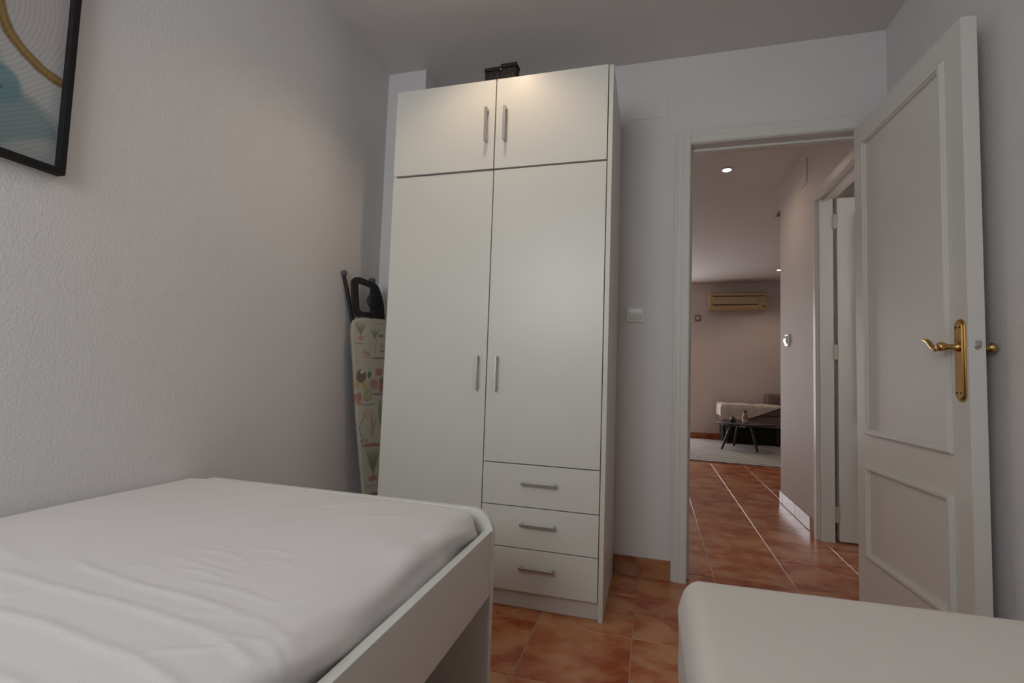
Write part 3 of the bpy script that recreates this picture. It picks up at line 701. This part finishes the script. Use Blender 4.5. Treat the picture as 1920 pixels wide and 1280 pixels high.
# sofa chaise
so = thing('sofa', 'taupe sofa chaise on black legs along the far living room wall', 'sofa', (1.7, 7.95, .012))
def soft(x0, x1, y0, y1, z0, z1, r=.035): return rbox(x0, x1, y0, y1, z0, z1, (r, r, r), (.03, .03, .03))
MB().box(1.0, 2.68, 7.80, 8.18, .03, .29).build('under_sofa_shade', DARK, so, bevel=.004)  # black block standing in for the deep shade beneath the sofa
soft(.97, 2.7, 7.66, 8.20, .265, .43, .025).build('seat_base', COUCH, so, smooth=True)
soft(.965, 2.0, 7.65, 8.20, .43, .56, .04).build('seat_cushion', COUCH, so, smooth=True)
soft(2.0, 2.7, 7.65, 8.20, .43, .56, .04).build('seat_cushion', COUCH, so, smooth=True)
soft(1.62, 2.7, 8.02, 8.26, .50, .735, .04).build('backrest', COUCH, so, smooth=True)
for x in (1.05, 1.70, 2.6):
    for y in (7.72, 8.12): MB().tube([(x, y, .012), (x, y, .29)], [.018, .024], 12).build('leg', BPLAST, so, smooth=True)
# throw blanket over the chaise end
def throw():
    V = []; F = []; nx, nt_ = 48, 34
    for j in range(nt_+1):
        for i in range(nx+1):
            u = i/nx; x = .955+u*.78
            t = j/nt_
            drop = .205-.205*max(0, (u-.36)/.64)**1.15 if u > .36 else .205
            ripple = .008*math.sin(x*34+2*math.sin(x*7))*t
            if t < .5: y = 8.18-(8.18-7.655)*(t/.5); z = .575+.004*math.sin(x*21)+.006*math.sin(y*13)
            else:
                q = (t-.5)/.5; y = 7.645-.012*math.sin(min(1, q*3)*PI/2)-.006+ripple*.6; z = .573-drop*q-.004
            V.append((x, y, z)); 
    for j in range(nt_):
        for i in range(nx):
            a = j*(nx+1)+i; F.append((a, a+1, a+nx+2, a+nx+1))
    # left hanging side
    b0 = len(V); k2 = 10
    for j in range(nt_//2+1):
        t = j/nt_; y = 8.18-(8.18-7.655)*(t/.5)
        for i in range(k2+1):
            q = i/k2; V.append((.957-.010*math.sin(min(1, q*3)*PI/2)-.004*math.sin(y*30)*q, y, .572-.17*q))
    for j in range(nt_//2):
        for i in range(k2):
            a = b0+j*(k2+1)+i; F.append((a, a+1, a+k2+2, a+k2+1))
    o = MB().raw(V, F).build('throw_blanket', THROW, None, smooth=True)
    s = o.modifiers.new('thick', 'SOLIDIFY'); s.thickness = .006; s.offset = 1
    return o
tb = throw(); tag(tb, 'cream throw blanket draped over the left end of the sofa', 'blanket')
for x in (1.03, 1.22, 1.36, 1.50):
    m = MB(); n = 10; pts = [(x, 8.1-.45*i/n, .5815) for i in range(n+1)]+[(x+.006, 7.632, .56), (x+.014, 7.624, .53)]
    m.tube(pts, .003, 6); m.build('stripe', STRIPE, tb)
for i, x in enumerate((1.18, 1.205, 1.23, 1.255)):
    MB().tube([(x, 7.626, .392), (x+.004, 7.622, .34), (x-.004, 7.622, .27-.01*(i % 2))], [.004, .010, .014], 8).build('tassel', THROW, tb, smooth=True)

# coffee table and the things on it
TX, TY, TZ = 1.185, 7.17, .365
ct = thing('coffee_table', 'small round dark coffee table on splayed legs standing on the rug', 'table', (TX, TY, .012))
MB().lathe((TX, TY, TZ), [(.345, -.022), (.36, -.014), (.362, -.004), (.358, 0), (.02, 0)], 56).build('tabletop', TABLE, ct, smooth=True)
for (fx, fy) in ((.885, 7.05), (1.30, 6.98), (1.10, 7.50)):
    tx, ty = TX+(fx-TX)*.55, TY+(fy-TY)*.55
    MB().tube([(fx, fy, .0125), (tx, ty, TZ-.02)], [.014, .023], 12).build('leg', TABLE, ct, smooth=True)
bo = thing('bottle', 'amber reed diffuser bottle with cream base on the coffee table', 'bottle', (1.175, 7.10, TZ))
MB().lathe((1.175, 7.10, TZ+.0005), [(.032, 0), (.036, .01), (.036, .045), (.034, .05)], 24).build('base', CREAMC, bo, smooth=True)
MB().lathe((1.175, 7.10, TZ+.05), [(.034, 0), (.036, .01), (.034, .05), (.022, .065), (.018, .085)], 24).build('glass_body', AMBER, bo, smooth=True)
MB().lathe((1.175, 7.10, TZ+.135), [(.020, 0), (.021, .003), (.021, .022), (.018, .025)], 20).build('cap', TABLE, bo, smooth=True)
ca = thing('candle_holder', 'small dark green glass holder with thin sticks on the coffee table', 'holder', (1.03, 7.12, TZ))
MB().lathe((1.03, 7.12, TZ+.0005), [(.022, 0), (.034, .012), (.038, .032), (.030, .055), (.016, .066), (.018, .074)], 24).build('vase_body', GREENG, ca, smooth=True)
for (dx, dz) in ((-.05, .13), (-.035, .14), (.012, .09)): MB().tube([(1.03, 7.12, TZ+.06), (1.03+dx, 7.12, TZ+dz)], .002, 6).build('stick', REED, ca)
